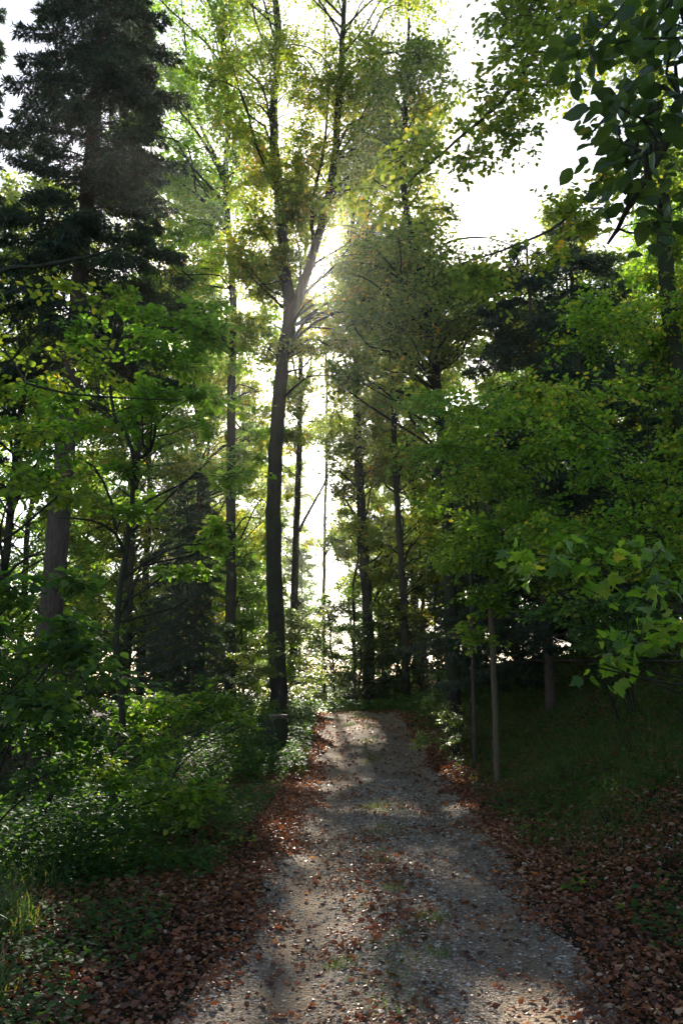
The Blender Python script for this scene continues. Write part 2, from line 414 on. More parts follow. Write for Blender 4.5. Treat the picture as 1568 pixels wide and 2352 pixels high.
# ------------------------------------------------------------------ terrain, track
def grid(xs, ys, zf, name, mat, kind='structure', attr=None):
    X, Y = np.meshgrid(xs, ys) if xs.ndim == 1 else (xs, ys)
    Z = zf(X, Y); ny, nx = X.shape
    V = np.stack([X, Y, Z], -1).reshape(-1, 3)
    i = np.arange(ny-1)[:, None]*nx; j = np.arange(nx-1)[None]
    F = np.stack([i+j, i+j+1, i+nx+j+1, i+nx+j], -1).reshape(-1, 4)
    mb = MB(); mb.add(V, F, 0, 0.5 if attr is None else attr(X, Y).ravel())
    o = mb.build(name, mat); o['kind'] = kind
    return o
def nonuni(lim, fine, dense, n_out):
    a = np.arange(-dense, dense+1e-6, fine)
    o = dense*(lim/dense)**(np.arange(1, n_out+1)/n_out)
    return np.concatenate([-o[::-1], a, o])
xs = nonuni(420, .12, 9, 34)
ys = np.concatenate([-nonuni(200, .12, 2, 20)[-20:][::-1], np.arange(-2, 28, .12), 28*(600/28)**(np.arange(0, 46)/45)])
grid(xs, ys, gz, 'ground', M_soil)
yy = np.concatenate([np.arange(-12, 26, .1), np.arange(26, 46, .4)])
dd = np.linspace(-1, 1, 37)
wl = 1.05 + 0.07*np.sin(yy*1.9)+0.05*np.sin(yy*4.3+1)+.03*np.sin(yy*9+2); wr = 1.03 + 0.06*np.sin(yy*1.5+2)+0.05*np.sin(yy*3.9)
Dd = np.where(dd[None] < 0, dd[None]*wl[:, None], dd[None]*wr[:, None])
Xp = xc(yy)[:, None]+Dd; Yp = yy[:, None]+0*Dd
def zpath(X, Y): return gz(X, Y) + 0.016
grid(Xp, Yp, zpath, 'gravel_track', M_path, attr=lambda X, Y: 0.62-0.5*np.exp(-((np.abs(X-xc(Y))-.66)/.22)**2)+.0*X)

# pebbles on the track
def scatter_path(n, y0, y1, pw):
    y = y0+(y1-y0)*rng.random(n)**pw
    d = rng.uniform(-1.08, 1.08, n)
    return xc(y)+d, y, d
x, y, d = scatter_path(52000, 1.6, 13, 1.7)
keep = rng.random(len(x)) < (0.30+0.70*np.exp(-(d/.36)**2)+.35*(np.abs(d) > .9))
x, y = x[keep], y[keep]; n = len(x)
oct_v = np.array([[1, 0, 0], [0, 1, 0], [-1, 0, 0], [0, -1, 0], [0, 0, .7], [0, 0, -.5], [.7, .7, .15], [-.7, .6, .1]], float)
oct_f = np.array([[0, 6, 4], [6, 1, 4], [1, 7, 4], [7, 2, 4], [2, 3, 4], [3, 0, 4], [6, 0, 5], [1, 6, 5], [7, 1, 5], [2, 7, 5], [3, 2, 5], [0, 3, 5]])
s = 0.0035+0.0095*rng.random(n)**3.2*np.where(rng.random(n) < .08, 1.7, 1) + 0.0012*np.clip(y-3, 0, 7)
th = rng.random(n)*6.28; V = oct_v[None]*(1+rng.normal(0, .18, (n, 8, 3)))
V = V*np.stack([s*rng.uniform(.9, 1.6, n), s, s*rng.uniform(.55, .95, n)], -1)[:, None]
cx, sx = np.cos(th)[:, None], np.sin(th)[:, None]
V = np.stack([V[..., 0]*cx-V[..., 1]*sx, V[..., 0]*sx+V[..., 1]*cx, V[..., 2]], -1)
V += np.stack([x, y, gz(x, y)+.016+s*.18], -1)[:, None]
mb = MB(); mb.add(V.reshape(-1, 3), ((np.arange(n)*8)[:, None, None]+oct_f[None]).reshape(-1, 3), 0, np.repeat(rng.random(n), 8))
tag(mb.build('gravel', M_peb, smooth_=False), 'grey and pale loose pebbles scattered over the forest track', 'gravel', kind='stuff')

# fallen leaves
def litter_pts(n, ymin, ymax, pw):
    y = ymin+(ymax-ymin)*rng.random(n)**pw
    d = rng.uniform(-5.5, 6.0, n)
    a = np.abs(d)
    edge = .92+.10*np.sin(y*2.3+np.sign(d)*2)+.07*np.sin(y*5.1)
    dens = smooth(edge-.12, edge+.18, a)
    dens = np.where(d < 0, dens*(1-.72*smooth(2.3, 3.3, a)*(1-smooth(2.6,4,10-y))), dens*(1-.40*smooth(2.4, 4, a)))
    cl = .5+.5*vn(d*2.7+3, y*2.1)
    dens = np.maximum(dens, .12*(a < 1.0)*cl*1.6 + .8*np.exp(-((d+.12)/.30)**2)*cl*smooth(12, 5, y))
    dens *= .55+.45*cl
    dens *= np.where(y > 9, 1-.45*smooth(9, 16, y)*(a > 1.9), 1)
    k = rng.random(n) < dens
    return (xc(y)+d)[k], y[k], d[k]
x, y, d = litter_pts(560000, 1.3, 30, 1.75)
n = len(x)
Pz = gz(x, y) + rng.random(n)*.035 + .012
Pz = np.where(np.abs(d) < 1.0, gz(x, y)+.020+.012*rng.random(n), Pz)
P = np.stack([x, y, Pz], -1); th = rng.random(n)*6.28
D = np.stack([np.cos(th), np.sin(th), rng.normal(0, .22, n)], -1)
N = np.stack([rng.normal(0, .6, n), rng.normal(0, .6, n), np.ones(n)*np.where(rng.random(n) < .35, -1, 1)], -1)
mb = MB(); leaves(mb, P, D, N, (.016+.040*rng.random(n)**2.0)*(1+.05*np.clip(y-3, 0, 14)), T_CURL, 0, np.clip(rng.beta(1.5, 1.7, n)+.10*vn(x*.8, y*.8, 2), 0, 1))
tag(mb.build('fallen_leaves', M_litter, smooth_=False), 'rust brown curled fallen leaves carpeting both verges of the track', 'fallen leaves', kind='stuff')

# grass
def grass(mb, x, y, h, lean=.35, wd=.0035, per=1, z0=None):
    n = len(x); z = gz(x, y) if z0 is None else z0
    th = rng.random(n)*6.28; l = h*lean*rng.uniform(.3, 1.6, n)
    dx, dy = np.cos(th)*l, np.sin(th)*l; px, py = -np.sin(th)*wd*(1+h*2), np.cos(th)*wd*(1+h*2)
    V = np.stack([np.stack([x-px, y-py, z-.01], -1), np.stack([x+px, y+py, z-.01], -1),
                  np.stack([x+dx*.3+px*.8, y+dy*.3+py*.8, z+h*.55], -1), np.stack([x+dx*.3-px*.8, y+dy*.3-py*.8, z+h*.55], -1),
                  np.stack([x+dx, y+dy, z+h*.9], -1)], 1)
    b = (np.arange(n)*5)[:, None, None]; r = np.repeat(np.clip(rng.random(n), 0, 1), 5)
    mb.add(V.reshape(-1, 3), (b+np.array([[0, 1, 2, 3]])[None]).reshape(-1, 4), 0, r)
    mb.F.append(((b+np.array([[3, 2, 4]])[None]).reshape(-1, 3)+mb.n-n*5, 0))
mb = MB()
n = 300000   # right bank and left verge
y = rng.uniform(5, 24, n); d = np.where(rng.random(n) < .68, rng.uniform(1.25, 5.5, n), -rng.uniform(1.3, 5.0, n))
cl = .5+.5*vn(d*1.6, y*1.3, 5)
pr = np.where(d > 0, smooth(1.3, 2.2, d)*smooth(6, 9.5, y)*(1-.75*smooth(3.6, 5.2, d))*cl**.7, smooth(1.35, 2.4, -d)*smooth(5.0, 8, y)*cl*.85)
k = rng.random(n) < pr; x = xc(y[k])+d[k]; grass(mb, x, y[k], rng.uniform(.04, .19, k.sum())*(.7+.3*(d[k] > 0)), .75, .0026)
n = 5200; y = rng.uniform(3.5, 22, n); d = rng.normal(-.05, .16, n); k = (.5+.5*vn(d*2, y*1.7, 21)) > .58
x = xc(y[k])+d[k]; grass(mb, x, y[k], rng.uniform(.02, .06, k.sum())*(1+.04*y[k]), .9, .0018, z0=gz(x, y[k])+.014)
for gx, gy, gr, cnt, hh in ((-1.95, 4.2, .35, 500, .30), (-2.4, 5.3, .5, 800, .32), (-1.55, 3.15, .25, 260, .22), (-2.7, 6.6, .6, 700, .3), (-1.9, 7.3, .5, 500, .22), (-1.75, 3.6, .3, 350, .28)):
    a_ = rng.random(cnt)*6.28; rr = gr*np.sqrt(rng.random(cnt)); grass(mb, gx+rr*np.cos(a_), gy+rr*np.sin(a_), rng.uniform(.35, 1, cnt)*hh, .7)
tag(mb.build('grass', M_grass, smooth_=False), 'fine green grass growing on the bank and verges', 'grass', kind='stuff')

# low leafy ground cover
def cover_pts(n, y0, y1, d0, d1, seed, thr):
    y = rng.uniform(y0, y1, n); d = rng.uniform(d0, d1, n); c = .5+.5*vn(d*1.9, y*1.6, seed)
    k = c > thr+rng.normal(0, .1, n); return xc(y[k])+d[k], y[k]
mb = MB()
def cover(x, y, size, h):   # leaves of the low plants
    n = len(x); P = np.stack([x, y, gz(x, y)+h*rng.random(n)+.02], -1); th = rng.random(n)*6.28
    D = np.stack([np.cos(th), np.sin(th), rng.normal(0, .2, n)], -1); N = rng.normal(0, .4, (n, 3)); N[:, 2] += 1.1
    leaves(mb, P, D, N, size*rng.uniform(.6, 1.2, n), T_OVAL, 0, np.clip(rng.beta(2, 3.4, n), 0, 1))
for a_ in ((16000, 2.6, 8, -4.4, -1.5, 1, .52, .042, .12), (26000, 22, 38, -8, 7, 11, .15, .13, .35), (14000, 6.5, 14, -3.6, -1.45, 2, .38, .055, .20), (14000, 13, 21, -3.2, -1.2, 3, .25, .07, .34),
           (9000, 5.0, 11, 1.5, 4.5, 4, .60, .05, .12), (16000, 8, 20, 1.25, 5, 6, .42, .05, .14), (9000, 18, 26, 1.0, 7, 7, .35, .09, .35),
           (16000, 6, 18, -8, -3.2, 8, .40, .08, .35), (7000, 2.6, 6, 1.9, 3.6, 9, .72, .045, .10), (5000, 8, 18, 1.6, 6, 12, .58, .075, .30), (9000, 6.5, 9.5, -3.6, -2.0, 13, .2, .055, .5)):
    x, y = cover_pts(*a_[:7]); cover(x, y, a_[7], a_[8])
tag(mb.build('ground_cover', M_under, smooth_=False), 'low green leafy ground cover along the verges of the track', 'ground cover', kind='stuff')

# ------------------------------------------------------------------ stump
def stump():
    c = pt(626, 1715, 15.0); base = G(c[0], 15.0)
    top = pt(626, 1643, 15.0)[2]; H = top-base[2]
    root = empty('tree_stump', base, 'broad sawn tree stump with mossy bark beside the track, in front of the forked tree', 'tree stump')
    mb = MB(); P = np.array([base+[0, 0, -.15], base+[0, 0, .05], base+[0, 0, H*.4], base+[0, 0, H*.8], base+[0, 0, H]])
    P = resample(P, .06); t = np.linspace(0, 1, len(P)); rad = .275*(1+.28*np.exp(-t*5))
    tube(mb, P[:-1], rad[:-1], 28, 0, .03, cap=0)
    for a_ in (0.3, 1.5, 2.6, 3.9, 5.2):
        dr = np.array([math.cos(a_), math.sin(a_), 0]); q0 = base+dr*.20+[0, 0, .26]; q1 = base+dr*.36+[0, 0, .07]; q2 = base+dr*.56+[0, 0, -.06]
        tube(mb, resample([q0, q1, q2], .06), np.linspace(.11, .045, len(resample([q0, q1, q2], .06))), 9, 0, .05)
    mb.build('bark', M_barkmoss, root, base)
    a_ = np.arange(28)*2*math.pi/28; mb = MB(); r_ = .268
    ring = lambda r, z: np.stack([base[0]+r*np.cos(a_), base[1]+r*np.sin(a_), np.full(28, z)], -1)
    V = np.vstack([ring(r_, base[2]+H-.05), ring(r_, base[2]+H-.0), ring(r_*.96, base[2]+H+.012), [[base[0], base[1], base[2]+H+.012]]])
    F = np.array([[i+28*k, (i+1) % 28+28*k, (i+1) % 28+28*k+28, i+28*k+28] for k in range(2) for i in range(28)])
    mb.add(V, F, 0); mb.F.append((np.array([[56+i, 56+(i+1) % 28, 84] for i in range(28)]), 0))
    mb.build('cut_face', M_wood, root, base, smooth_=False)
stump()

# ------------------------------------------------------------------ crowns from print regions
GAPS = [(1215, 470, 150, 95), (1330, 380, 60, 60), (722, 640, 45, 75), (250, 190, 55, 160), (725, 1130, 32, 130), (1090, 560, 50, 40), (430, 900, 30, 40)]
def region(n, u0, u1, v0, v1, y0, y1, r0, r1, flat=.55, skip=True):
    C = []; Rr = []
    while len(C) < n:
        u, v, yy_ = rng.uniform(u0, u1), rng.uniform(v0, v1), rng.uniform(y0, y1)
        if skip and any(((u-a)/b1)**2+((v-b)/b2)**2 < 1 for a, b, b1, b2 in GAPS): continue
        C.append(pt(u, v, yy_)); r = rng.uniform(r0, r1); Rr.append((r, r, r*flat))
    return np.array(C), np.array(Rr)
def cat(*a): return np.concatenate([x[0] for x in a]), np.concatenate([x[1] for x in a])
def PL(*pts_): return [pt(*p) for p in pts_]
def ground_first(P):
    P = [np.array(p) for p in P]; g = G(P[0][0], P[0][1]); g[2] -= .12
    return [g]+P[1:] if abs(P[0][2]-g[2]) < 1.0 else [g]+P

# T1: forked tree in the middle
Y = 19.5
s1 = ground_first(PL((642, 1660, Y), (638, 1500, Y), (628, 1250, Y), (634, 1000, Y), (652, 800, Y), (664, 720, Y), (655, 620, Y), (646, 500, Y), (634, 380, Y+.3), (628, 250, Y+.5), (640, 90, Y+.6), (625, -120, Y+.8), (640, -420, Y+1)))
s2 = PL((662, 790, Y), (676, 715, Y-.1), (697, 650, Y-.3), (722, 570, Y-.5), (744, 500, Y-.6), (764, 400, Y-.7), (776, 250, Y-.8), (786, 90, Y-1), (800, -200, Y-1.2))
s3 = PL((724, 565, Y-.5), (716, 520, Y-.2), (722, 440, Y), (740, 360, Y+.4), (752, 240, Y+.9), (745, 60, Y+1.2))
s4 = PL((676, 715, Y), (690, 630, Y+.2), (684, 560, Y+.6), (664, 480, Y+1))
C, Q = cat(region(85, 470, 980, -350, 300, 17, 22, .8, 1.3), region(52, 540, 940, 180, 640, 18, 21, .7, 1.1), region(46, 545, 735, 360, 820, 18.8, 20.5, .5, .8), region(14, 760, 900, 620, 860, 18, 22, .6, .9))
make_tree('forked_tree', 'tall dark forked tree whose two stems part just beside the sun', 'tree',
          [(s1, .215, .035, .1), (s2, .135, .03), (s3, .06, .015), (s4, .045, .012)], C, Q, 38, 13, .088, T_KITE, M_bark, M_beech, tone=.12)
# T2 behind
Y = 31
s1 = ground_first(PL((672, 1600, Y), (676, 1400, Y), (680, 1230, Y), (686, 1050, Y), (690, 850, Y), (693, 760, Y), (700, 600, Y), (705, 400, Y)))
s2 = PL((680, 1230, Y), (712, 1170, Y+.3), (745, 1110, Y+.4), (766, 1060, Y+.5))
s3 = PL((688, 920, Y), (712, 840, Y+.5), (720, 740, Y+.8)); s4 = PL((688, 900, Y), (668, 800, Y-.5), (672, 700, Y-.8))
C, Q = cat(region(20, 640, 860, 300, 660, 29, 34, .8, 1.2), region(44, 650, 800, 600, 1040, 29, 33, .5, .9), region(16, 590, 670, 820, 1350, 29, 32, .5, .8))
make_tree('slender_tree', 'slender dark tree close behind the forked tree, one bare branch rising right', 'tree',
          [(s1, .17, .03, .3), (s2, .07, .02), (s3, .05, .012), (s4, .05, .012)], C, Q, 28, 13, .12, T_KITE, M_bark, M_beech, tone=.1)
# T3 left
Y = 26
s1 = ground_first(PL((528, 1620, Y), (530, 1400, Y), (530, 1150, Y), (531, 900, Y), (536, 720, Y), (528, 560, Y), (518, 420, Y), (524, 260, Y), (510, 60, Y), (500, -300, Y)))
s2 = PL((522, 430, Y), (470, 330, Y-1), (400, 240, Y-1.5), (330, 170, Y-2)); s3 = PL((530, 560, Y), (590, 590, Y+.5), (640, 640, Y+1))
s4 = PL((516, 400, Y), (455, 270, Y+1), (430, 130, Y+1.6), (410, -60, Y+2)); s5 = PL((528, 640, Y), (560, 560, Y), (600, 470, Y-.5))
C, Q = cat(region(76, 275, 600, -250, 420, 23, 29, .9, 1.4), region(44, 330, 630, 380, 760, 24.5, 28, .7, 1.1), region(42, 540, 640, 760, 1600, 25, 30, .6, .9))
make_tree('tall_beech', 'tall straight tree left of the forked tree with green boughs spreading up left', 'tree',
          [(s1, .185, .03, .3), (s2, .07, .02), (s3, .06, .02), (s4, .07, .02), (s5, .05, .02)], C, Q, 34, 13, .13, T_KITE, M_bark, M_fresh, tone=.02)
# T5 / T5b
Y = 30
s1 = ground_first(PL((292, 1500, Y), (300, 1250, Y), (318, 1000, Y), (330, 800, Y), (336, 680, Y), (340, 500, Y), (350, 300, Y)))
s2 = PL((332, 760, Y), (315, 680, Y), (290, 560, Y+1)); s3 = PL((333, 740, Y), (360, 640, Y), (385, 500, Y))
C, Q = cat(region(70, 200, 500, 380, 860, 27, 34, .9, 1.4), region(50, 180, 440, 820, 1500, 29, 34, .8, 1.2))
make_tree('far_beech', 'dark trunk with yellow lit crown left of the tall straight tree', 'tree', [(s1, .20, .03, .3), (s2, .06, .02), (s3, .06, .02)], C, Q, 30, 13, .14, T_KITE, M_bark, M_beech, tone=.1)
Y = 34
s1 = ground_first(PL((462, 1500, Y), (460, 1250, Y), (455, 1050, Y), (448, 900, Y), (440, 850, Y), (430, 760, Y)))
s2 = PL((456, 1020, Y), (463, 900, Y+.3), (470, 800, Y+.5)); s3 = PL((456, 1080, Y), (490, 980, Y), (510, 900, Y))
C, Q = cat(region(24, 400, 520, 560, 880, 32, 38, .8, 1.2), region(40, 380, 620, 920, 1550, 32, 38, .8, 1.2), region(26, 530, 640, 580, 1080, 32, 37, .7, 1.1))
make_tree('twin_stem_tree', 'thin twin stemmed tree seen just left of the tall straight trunk', 'tree', [(s1, .17, .04, .3), (s2, .10, .03), (s3, .05, .02)], C, Q, 28, 13, .14, T_KITE, M_bark, M_beech, tone=.08, gap=False)
Y = 41
s1 = ground_first(PL((742, 1560, Y), (744, 1300, Y), (750, 1000, Y), (748, 760, Y), (742, 560, Y)))
C, Q = region(9, 688, 800, 560, 1020, 38, 45, .6, .9, skip=False); C2, Q2 = cat(region(24, 765, 815, 850, 1350, 38, 45, .7, 1.1), region(12, 676, 712, 760, 1250, 38, 44, .5, .7))
make_tree('light_birch', 'thin distant tree with airy yellow leaves in the bright gap beside the forked tree', 'tree', [(s1, .10, .03, .3)], np.vstack([C, C2]), np.vstack([Q, Q2]), 18, 10, .13, T_KITE, M_bark, M_beech, tone=.15, gap=False)
# T6, T7, T8 right of the track
Y = 27
s1 = ground_first(PL((848, 1580, Y), (846, 1450, Y), (838, 1300, Y), (828, 1150, Y), (822, 1000, Y), (816, 800, Y), (810, 560, Y), (812, 330, Y)))
C, Q = cat(region(60, 765, 960, 620, 1080, 25.5, 29, .8, 1.3), region(40, 770, 900, 1000, 1330, 25, 31, .6, 1.0), region(45, 790, 1000, 240, 640, 23, 29, .8, 1.2))
make_tree('leaning_beech', 'dark trunk just right of the track, leaning left under a yellow green crown', 'tree', [(s1, .20, .04, .3)], C, Q, 32, 13, .12, T_KITE, M_bark, M_beech, tone=.12)
Y = 25
s1 = ground_first(PL((932, 1560, Y), (928, 1400, Y), (918, 1250, Y), (908, 1080, Y), (902, 950, Y), (895, 760, Y), (885, 560, Y)))
C, Q = cat(region(38, 850, 1000, 700, 1100, 24, 30, .7, 1.2), region(34, 850, 1010, 1050, 1500, 24, 29, .6, .9))
make_tree('slim_beech', 'slim trunk right of the leaning beech, half hidden in green leaves', 'tree', [(s1, .13, .03, .3)], C, Q, 30, 13, .12, T_KITE, M_bark, M_beech, tone=.06)
Y = 17
s1 = ground_first(PL((1040, 1500, Y), (1030, 1250, Y), (1020, 1050, Y), (1008, 940, Y), (992, 820, Y), (975, 720, Y), (958, 620, Y), (940, 520, Y), (925, 400, Y), (930, 240, Y), (940, 40, Y)))
C, Q = cat(region(60, 780, 1100, 560, 880, 15.5, 18.5, .7, 1.1), region(38, 830, 1040, 80, 560, 15.5, 18.5, .6, .9), region(22, 960, 1180, 560, 800, 15, 19, .6, .9))
make_tree('curved_tree', 'dark trunk curving up left of the green hazel thicket, under dense olive leaves', 'tree', [(s1, .16, .03, .3)], C, Q, 20, 11, .105, T_KITE, M_bark, M_beech, tone=.0)

# T9: ivy clad tree at the right edge with long limbs over the track
Y = 9.5
s1 = ground_first(PL((1585, 1500, Y), (1575, 1100, Y), (1550, 850, Y), (1530, 620, Y), (1515, 400, Y), (1480, 200, Y), (1455, 0, Y), (1440, -300, Y)))
l1 = PL((1480, 180, Y), (1400, 30, Y-1), (1280, 90, Y-2), (1150, 230, Y-2.6), (1010, 340, Y-3), (900, 440, Y-3.3))
l1 = PL((1452, -40, Y), (1360, -40, Y-1.4), (1270, 60, Y-2.2), (1165, 215, Y-2.6), (1050, 320, Y-3), (935, 420, Y-3.3))
l2 = PL((1522, 480, Y), (1450, 330, Y-1.5), (1380, 410, Y-2.2), (1290, 510, Y-2.8), (1180, 565, Y-3.2), (1060, 605, Y-3.5))
l3 = PL((1455, -80, Y), (1340, -120, Y-2), (1230, 0, Y-3), (1180, 110, Y-3.4))
def along(Ls, per, r, jit):
    C = []; 
    for L_ in Ls:
        q = resample(L_, .3)
        for p in q[int(len(q)*.3):]:
            for _ in range(per): C.append(p+rng.normal(0, jit, 3)*np.array([1, 1, .7])-[0, 0, .1])
    C = np.array(C); return C, np.tile([r, r, r*.5], (len(C), 1))
A1 = along([l1, l3], 2, .42, .32); A2 = along([l2], 1, .36, .16)
ivy = resample(s1, .16); ivy = ivy[(ivy[:, 2] > 1.5)]
Civ = ivy+rng.normal(0, .16, ivy.shape)*[1, 1, .3]; Riv = np.tile([.34, .34, .3], (len(Civ), 1))
C, Q = cat(A1, A2, (Civ, Riv), region(12, 1320, 1600, -120, 350, 8.5, 11, .5, .8, skip=False))
make_tree('ivy_clad_tree', 'ivy clad tree at the right edge, long limbs reaching left across the sky', 'tree',
          [(s1, .13, .05, .3), (l1, .040, .008), (l2, .030, .006), (l3, .03, .008)], C, Q, 15, 10, .062, T_OVAL, M_barkmoss, M_beech, tone=.05, limbs=False)

# overhanging near branch, top right: tree rooted outside the picture on the bank
b0 = G(4.4, 3.6)
s1 = [b0+[0, 0, -.1], b0+[-.1, 0, 1.6], b0+[-.5, -.2, 3.0], pt(1760, 300, 2.9), pt(1600, 180, 2.7), pt(1530, 330, 2.6), pt(1440, 480, 2.7), pt(1400, 560, 2.9)]
s2 = [pt(1760, 300, 2.9), pt(1640, 60, 2.8), pt(1500, -40, 2.7), pt(1390, 60, 2.7)]
s3 = [pt(1600, 180, 2.7), pt(1560, 0, 2.5), pt(1500, -80, 2.4)]
C, Q = region(20, 1385, 1640, -20, 560, 2.4, 3.1, .10, .17, skip=False)
C2, Q2 = region(5, 1340, 1480, 40, 330, 2.6, 3.1, .07, .11, skip=False)
make_tree('overhanging_hazel', 'near branches with large dark green leaves hanging in the top right corner', 'tree',
          [(s1, .05, .006), (s2, .02, .004), (s3, .015, .004)], np.vstack([C, C2]), np.vstack([Q, Q2]), 4, 4, .085, T_OVAL, M_bark, M_dark, base=b0, tone=-.08, twig_r=.0018, up=.6)

# ------------------------------------------------------------------ right thicket
def bush(name, label, base, C, Q, M, L, size, tmpl, leaf, stems_n=6, bark=M_bark, r0=.013, **kw):
    base = np.asarray(base, float); st = []
    idx = rng.choice(len(C), min(stems_n, len(C)), replace=False)
    for i in idx:
        c = C[i]; s = base+np.array([rng.normal(0, .12), rng.normal(0, .12), 0]); s[2] = float(gz(s[0], s[1]))-.05
        ln = np.linalg.norm(c-s)
        m = s+(c-s)*np.array([.3, .3, .6])+rng.normal(0, .04*ln, 3)
        st.append(([s, m, c], r0*rng.uniform(.6, 1.1), .006))
    return make_tree(name, label, 'bush' if 'bush' in name or 'thicket' in name else 'shrub', st, C, Q, M, L, size, tmpl, bark, leaf, base=base, rfac=.6, **kw)

C, Q = cat(region(46, 965, 1330, 880, 1330, 9.5, 12, .40, .65), region(12, 990, 1200, 1000, 1500, 10.5, 12.5, .35, .5))
bush('hazel_bush', 'broad bright green hazel bush right of the track, its tip catching pale light', G(4.0, 11.3), C, Q, 24, 14, .070, T_OVAL, M_fresh, 8, tone=.10, up=.8)
C, Q = cat(region(46, 1200, 1640, 860, 1330, 7.2, 9.6, .35, .6), region(16, 1330, 1620, 660, 900, 8.5, 10.5, .4, .6))
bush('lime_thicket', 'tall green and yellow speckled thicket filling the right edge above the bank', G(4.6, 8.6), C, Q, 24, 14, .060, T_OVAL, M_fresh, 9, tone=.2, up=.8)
C, Q = cat(region(10, 1300, 1560, 1350, 1480, 6.0, 7.4, .28, .42, .3), region(9, 1240, 1480, 1350, 1560, 7.2, 8.4, .28, .4, .3))
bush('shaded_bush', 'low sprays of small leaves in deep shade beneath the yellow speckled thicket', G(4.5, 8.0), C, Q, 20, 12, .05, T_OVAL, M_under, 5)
C, Q = cat(region(7, 1330, 1600, 1250, 1360, 3.9, 4.8, .13, .22, .5), region(5, 1190, 1330, 1255, 1330, 3.9, 4.4, .09, .14, .5), region(8, 1370, 1560, 1460, 1570, 4.2, 4.8, .12, .18, .5), region(5, 1480, 1600, 1330, 1450, 4.2, 4.8, .12, .18, .5))
b0 = G(3.6, 4.9)
make_tree('maple_sapling', 'young maple leaning in from the right edge with lobed yellow green leaves', 'tree',
          [([b0, b0+[-.2, -.1, .9], pt(1520, 1400, 4.5), pt(1380, 1300, 4.3), pt(1230, 1275, 4.2)], .02, .004), ([b0+[-.2, -.1, .9], pt(1560, 1520, 4.6), pt(1420, 1510, 4.5)], .012, .004)],
          C, Q, 3, 3, .082, MAPLE, M_bark, M_fresh, base=b0, up=.5, twig_r=.002, tone=.1)

# spruces
def spruce(name, label, base, H, Lmax, r0, h0=.8, dens=1.0, dead=0, bark=M_barkbrown, lean=(0, 0), group=None, top_u=None, pw=.8):
    base = np.asarray(base, float); root = empty(name, base, label, 'spruce', group); mb = MB(); cb = MB()
    ax = lambda h: base+np.array([lean[0]*h/H, lean[1]*h/H, h])
    stem(mb, [ax(-.15), ax(H*.25), ax(H*.5), ax(H*.75), ax(H)], r0, .02, sides=12, flare=.25)
    h = h0; A = []; B = []; T_ = []
    while h < H*.985:
        f = 1-(h/H); Lh = Lmax*(f**pw)*(.85+.3*rng.random()); nb = 6 if Lh > .8 else 4
        for k in range(nb):
            az = rng.random()*6.28; L_ = Lh*rng.uniform(.65, 1.1)
            dr = np.array([math.cos(az), math.sin(az), 0]); p0 = ax(h)
            pts_ = [p0, p0+dr*L_*.4+[0, 0, -.02*L_], p0+dr*L_*.75+[0, 0, -.16*L_], p0+dr*L_+[0, 0, -.20*L_]]
            P = resample(pts_, max(.2, L_/6)); tube(mb, P, np.linspace(.008+.008*L_, .004, len(P)), 4, 0)
            m_ = max(4, int(L_*26*dens))
            t = rng.random(m_)**.7*.9+.1; ii = t*(len(P)-1); i0 = ii.astype(int).clip(0, len(P)-2); fr = (ii-i0)[:, None]
            q = P[i0]*(1-fr)+P[i0+1]*fr; sd_ = np.where(rng.random(m_) < .5, -1, 1)[:, None]
            side = np.array([-dr[1], dr[0], 0])
            ln = (.12+.30*L_*.45*(1.15-t))*rng.uniform(.6, 1.1, m_)
            e = q+(dr*.55+side*sd_)*ln[:, None]; e[:, 2] -= ln*rng.uniform(.15, .6, m_)
            A.append(q); B.append(e)
        h += max(.22, .38*Lh/Lmax+.1)/max(.5, dens**.5)
    A = np.concatenate(A); B = np.concatenate(B); L_ = 9; k_ = lit_keep(B); A, B = A[k_], B[k_]
    tt = rng.random((len(A), L_)); P = A[:, None]+(B-A)[:, None]*tt[..., None]+rng.normal(0, .012, (len(A), L_, 3))
    T = unit(B-A)[:, None]+0*P; D = T*.8+rng.normal(0, .45, P.shape); N = rng.normal(0, .5, P.shape); N[..., 2] += 1
    n_ = len(A)*L_
    leaves(cb, P.reshape(-1, 3), D.reshape(-1, 3), N.reshape(-1, 3), .13*rng.uniform(.6, 1.2, n_), T_NEED, 1, np.clip(rng.beta(2, 3, n_), 0, 1))
    twigs(cb, A, B, np.full(len(A), .003), 0)
    mb.build('trunk', bark, root, base); cb.build('crown', [bark, M_need], root, base, smooth_=False)
    return root
b_ = pt(1134, 1690, 12.5); sp = spruce('spruce', 'dark drooping spruce behind the thin pale trunk on the right bank', G(b_[0]+1.5, 14.8), 9.5, 2.7, .10, h0=.9, dens=1.25, pw=.55)
copy_tree(sp, G(5.6, 17.5), 2.0, 1.15, 'larger dark spruce right of and behind the one by the pale trunk')
copy_tree(sp, G(3.4, 20.8), 4.0, .62, 'small spruce at the right bend of the track')
copy_tree(sp, G(6.0, 12.8), 1.0, .62, 'small shaded spruce under the hazel bush on the bank')
copy_tree(sp, G(6.6, 9.8), 3.0, .66, 'spruce in shadow low at the right edge behind the sapling')
for x, y, rz, s_, lab in [(8.6, 16.5, .4, .8, 'spruce high on the bank right of the large dark spruce'), (9.5, 21.5, 1.9, 1.0, 'spruce in the darkness behind the hazel bush'), (12.5, 18, 2.8, .8, 'spruce at the top of the bank behind the thicket'),
                          (13.5, 24, 5.2, 1.1, 'far spruce beyond the bank top on the right'), (4.9, 22.5, 3.6, .8, 'spruce right of the slim beech foot, past the bend'), (7.2, 27.5, 4.4, 1.0, 'farther spruce on the slope above the bend')]:
    copy_tree(sp, G(x, y), rz, s_, lab)
big = spruce('tall_spruce', 'tall dense blue green spruce with thick brown trunk at the top left', G(*(pt(112, 1400, 14.5)[:2])), 25, 2.9, .24, h0=8.2, dens=1.9, lean=(.3, 0), pw=.66)
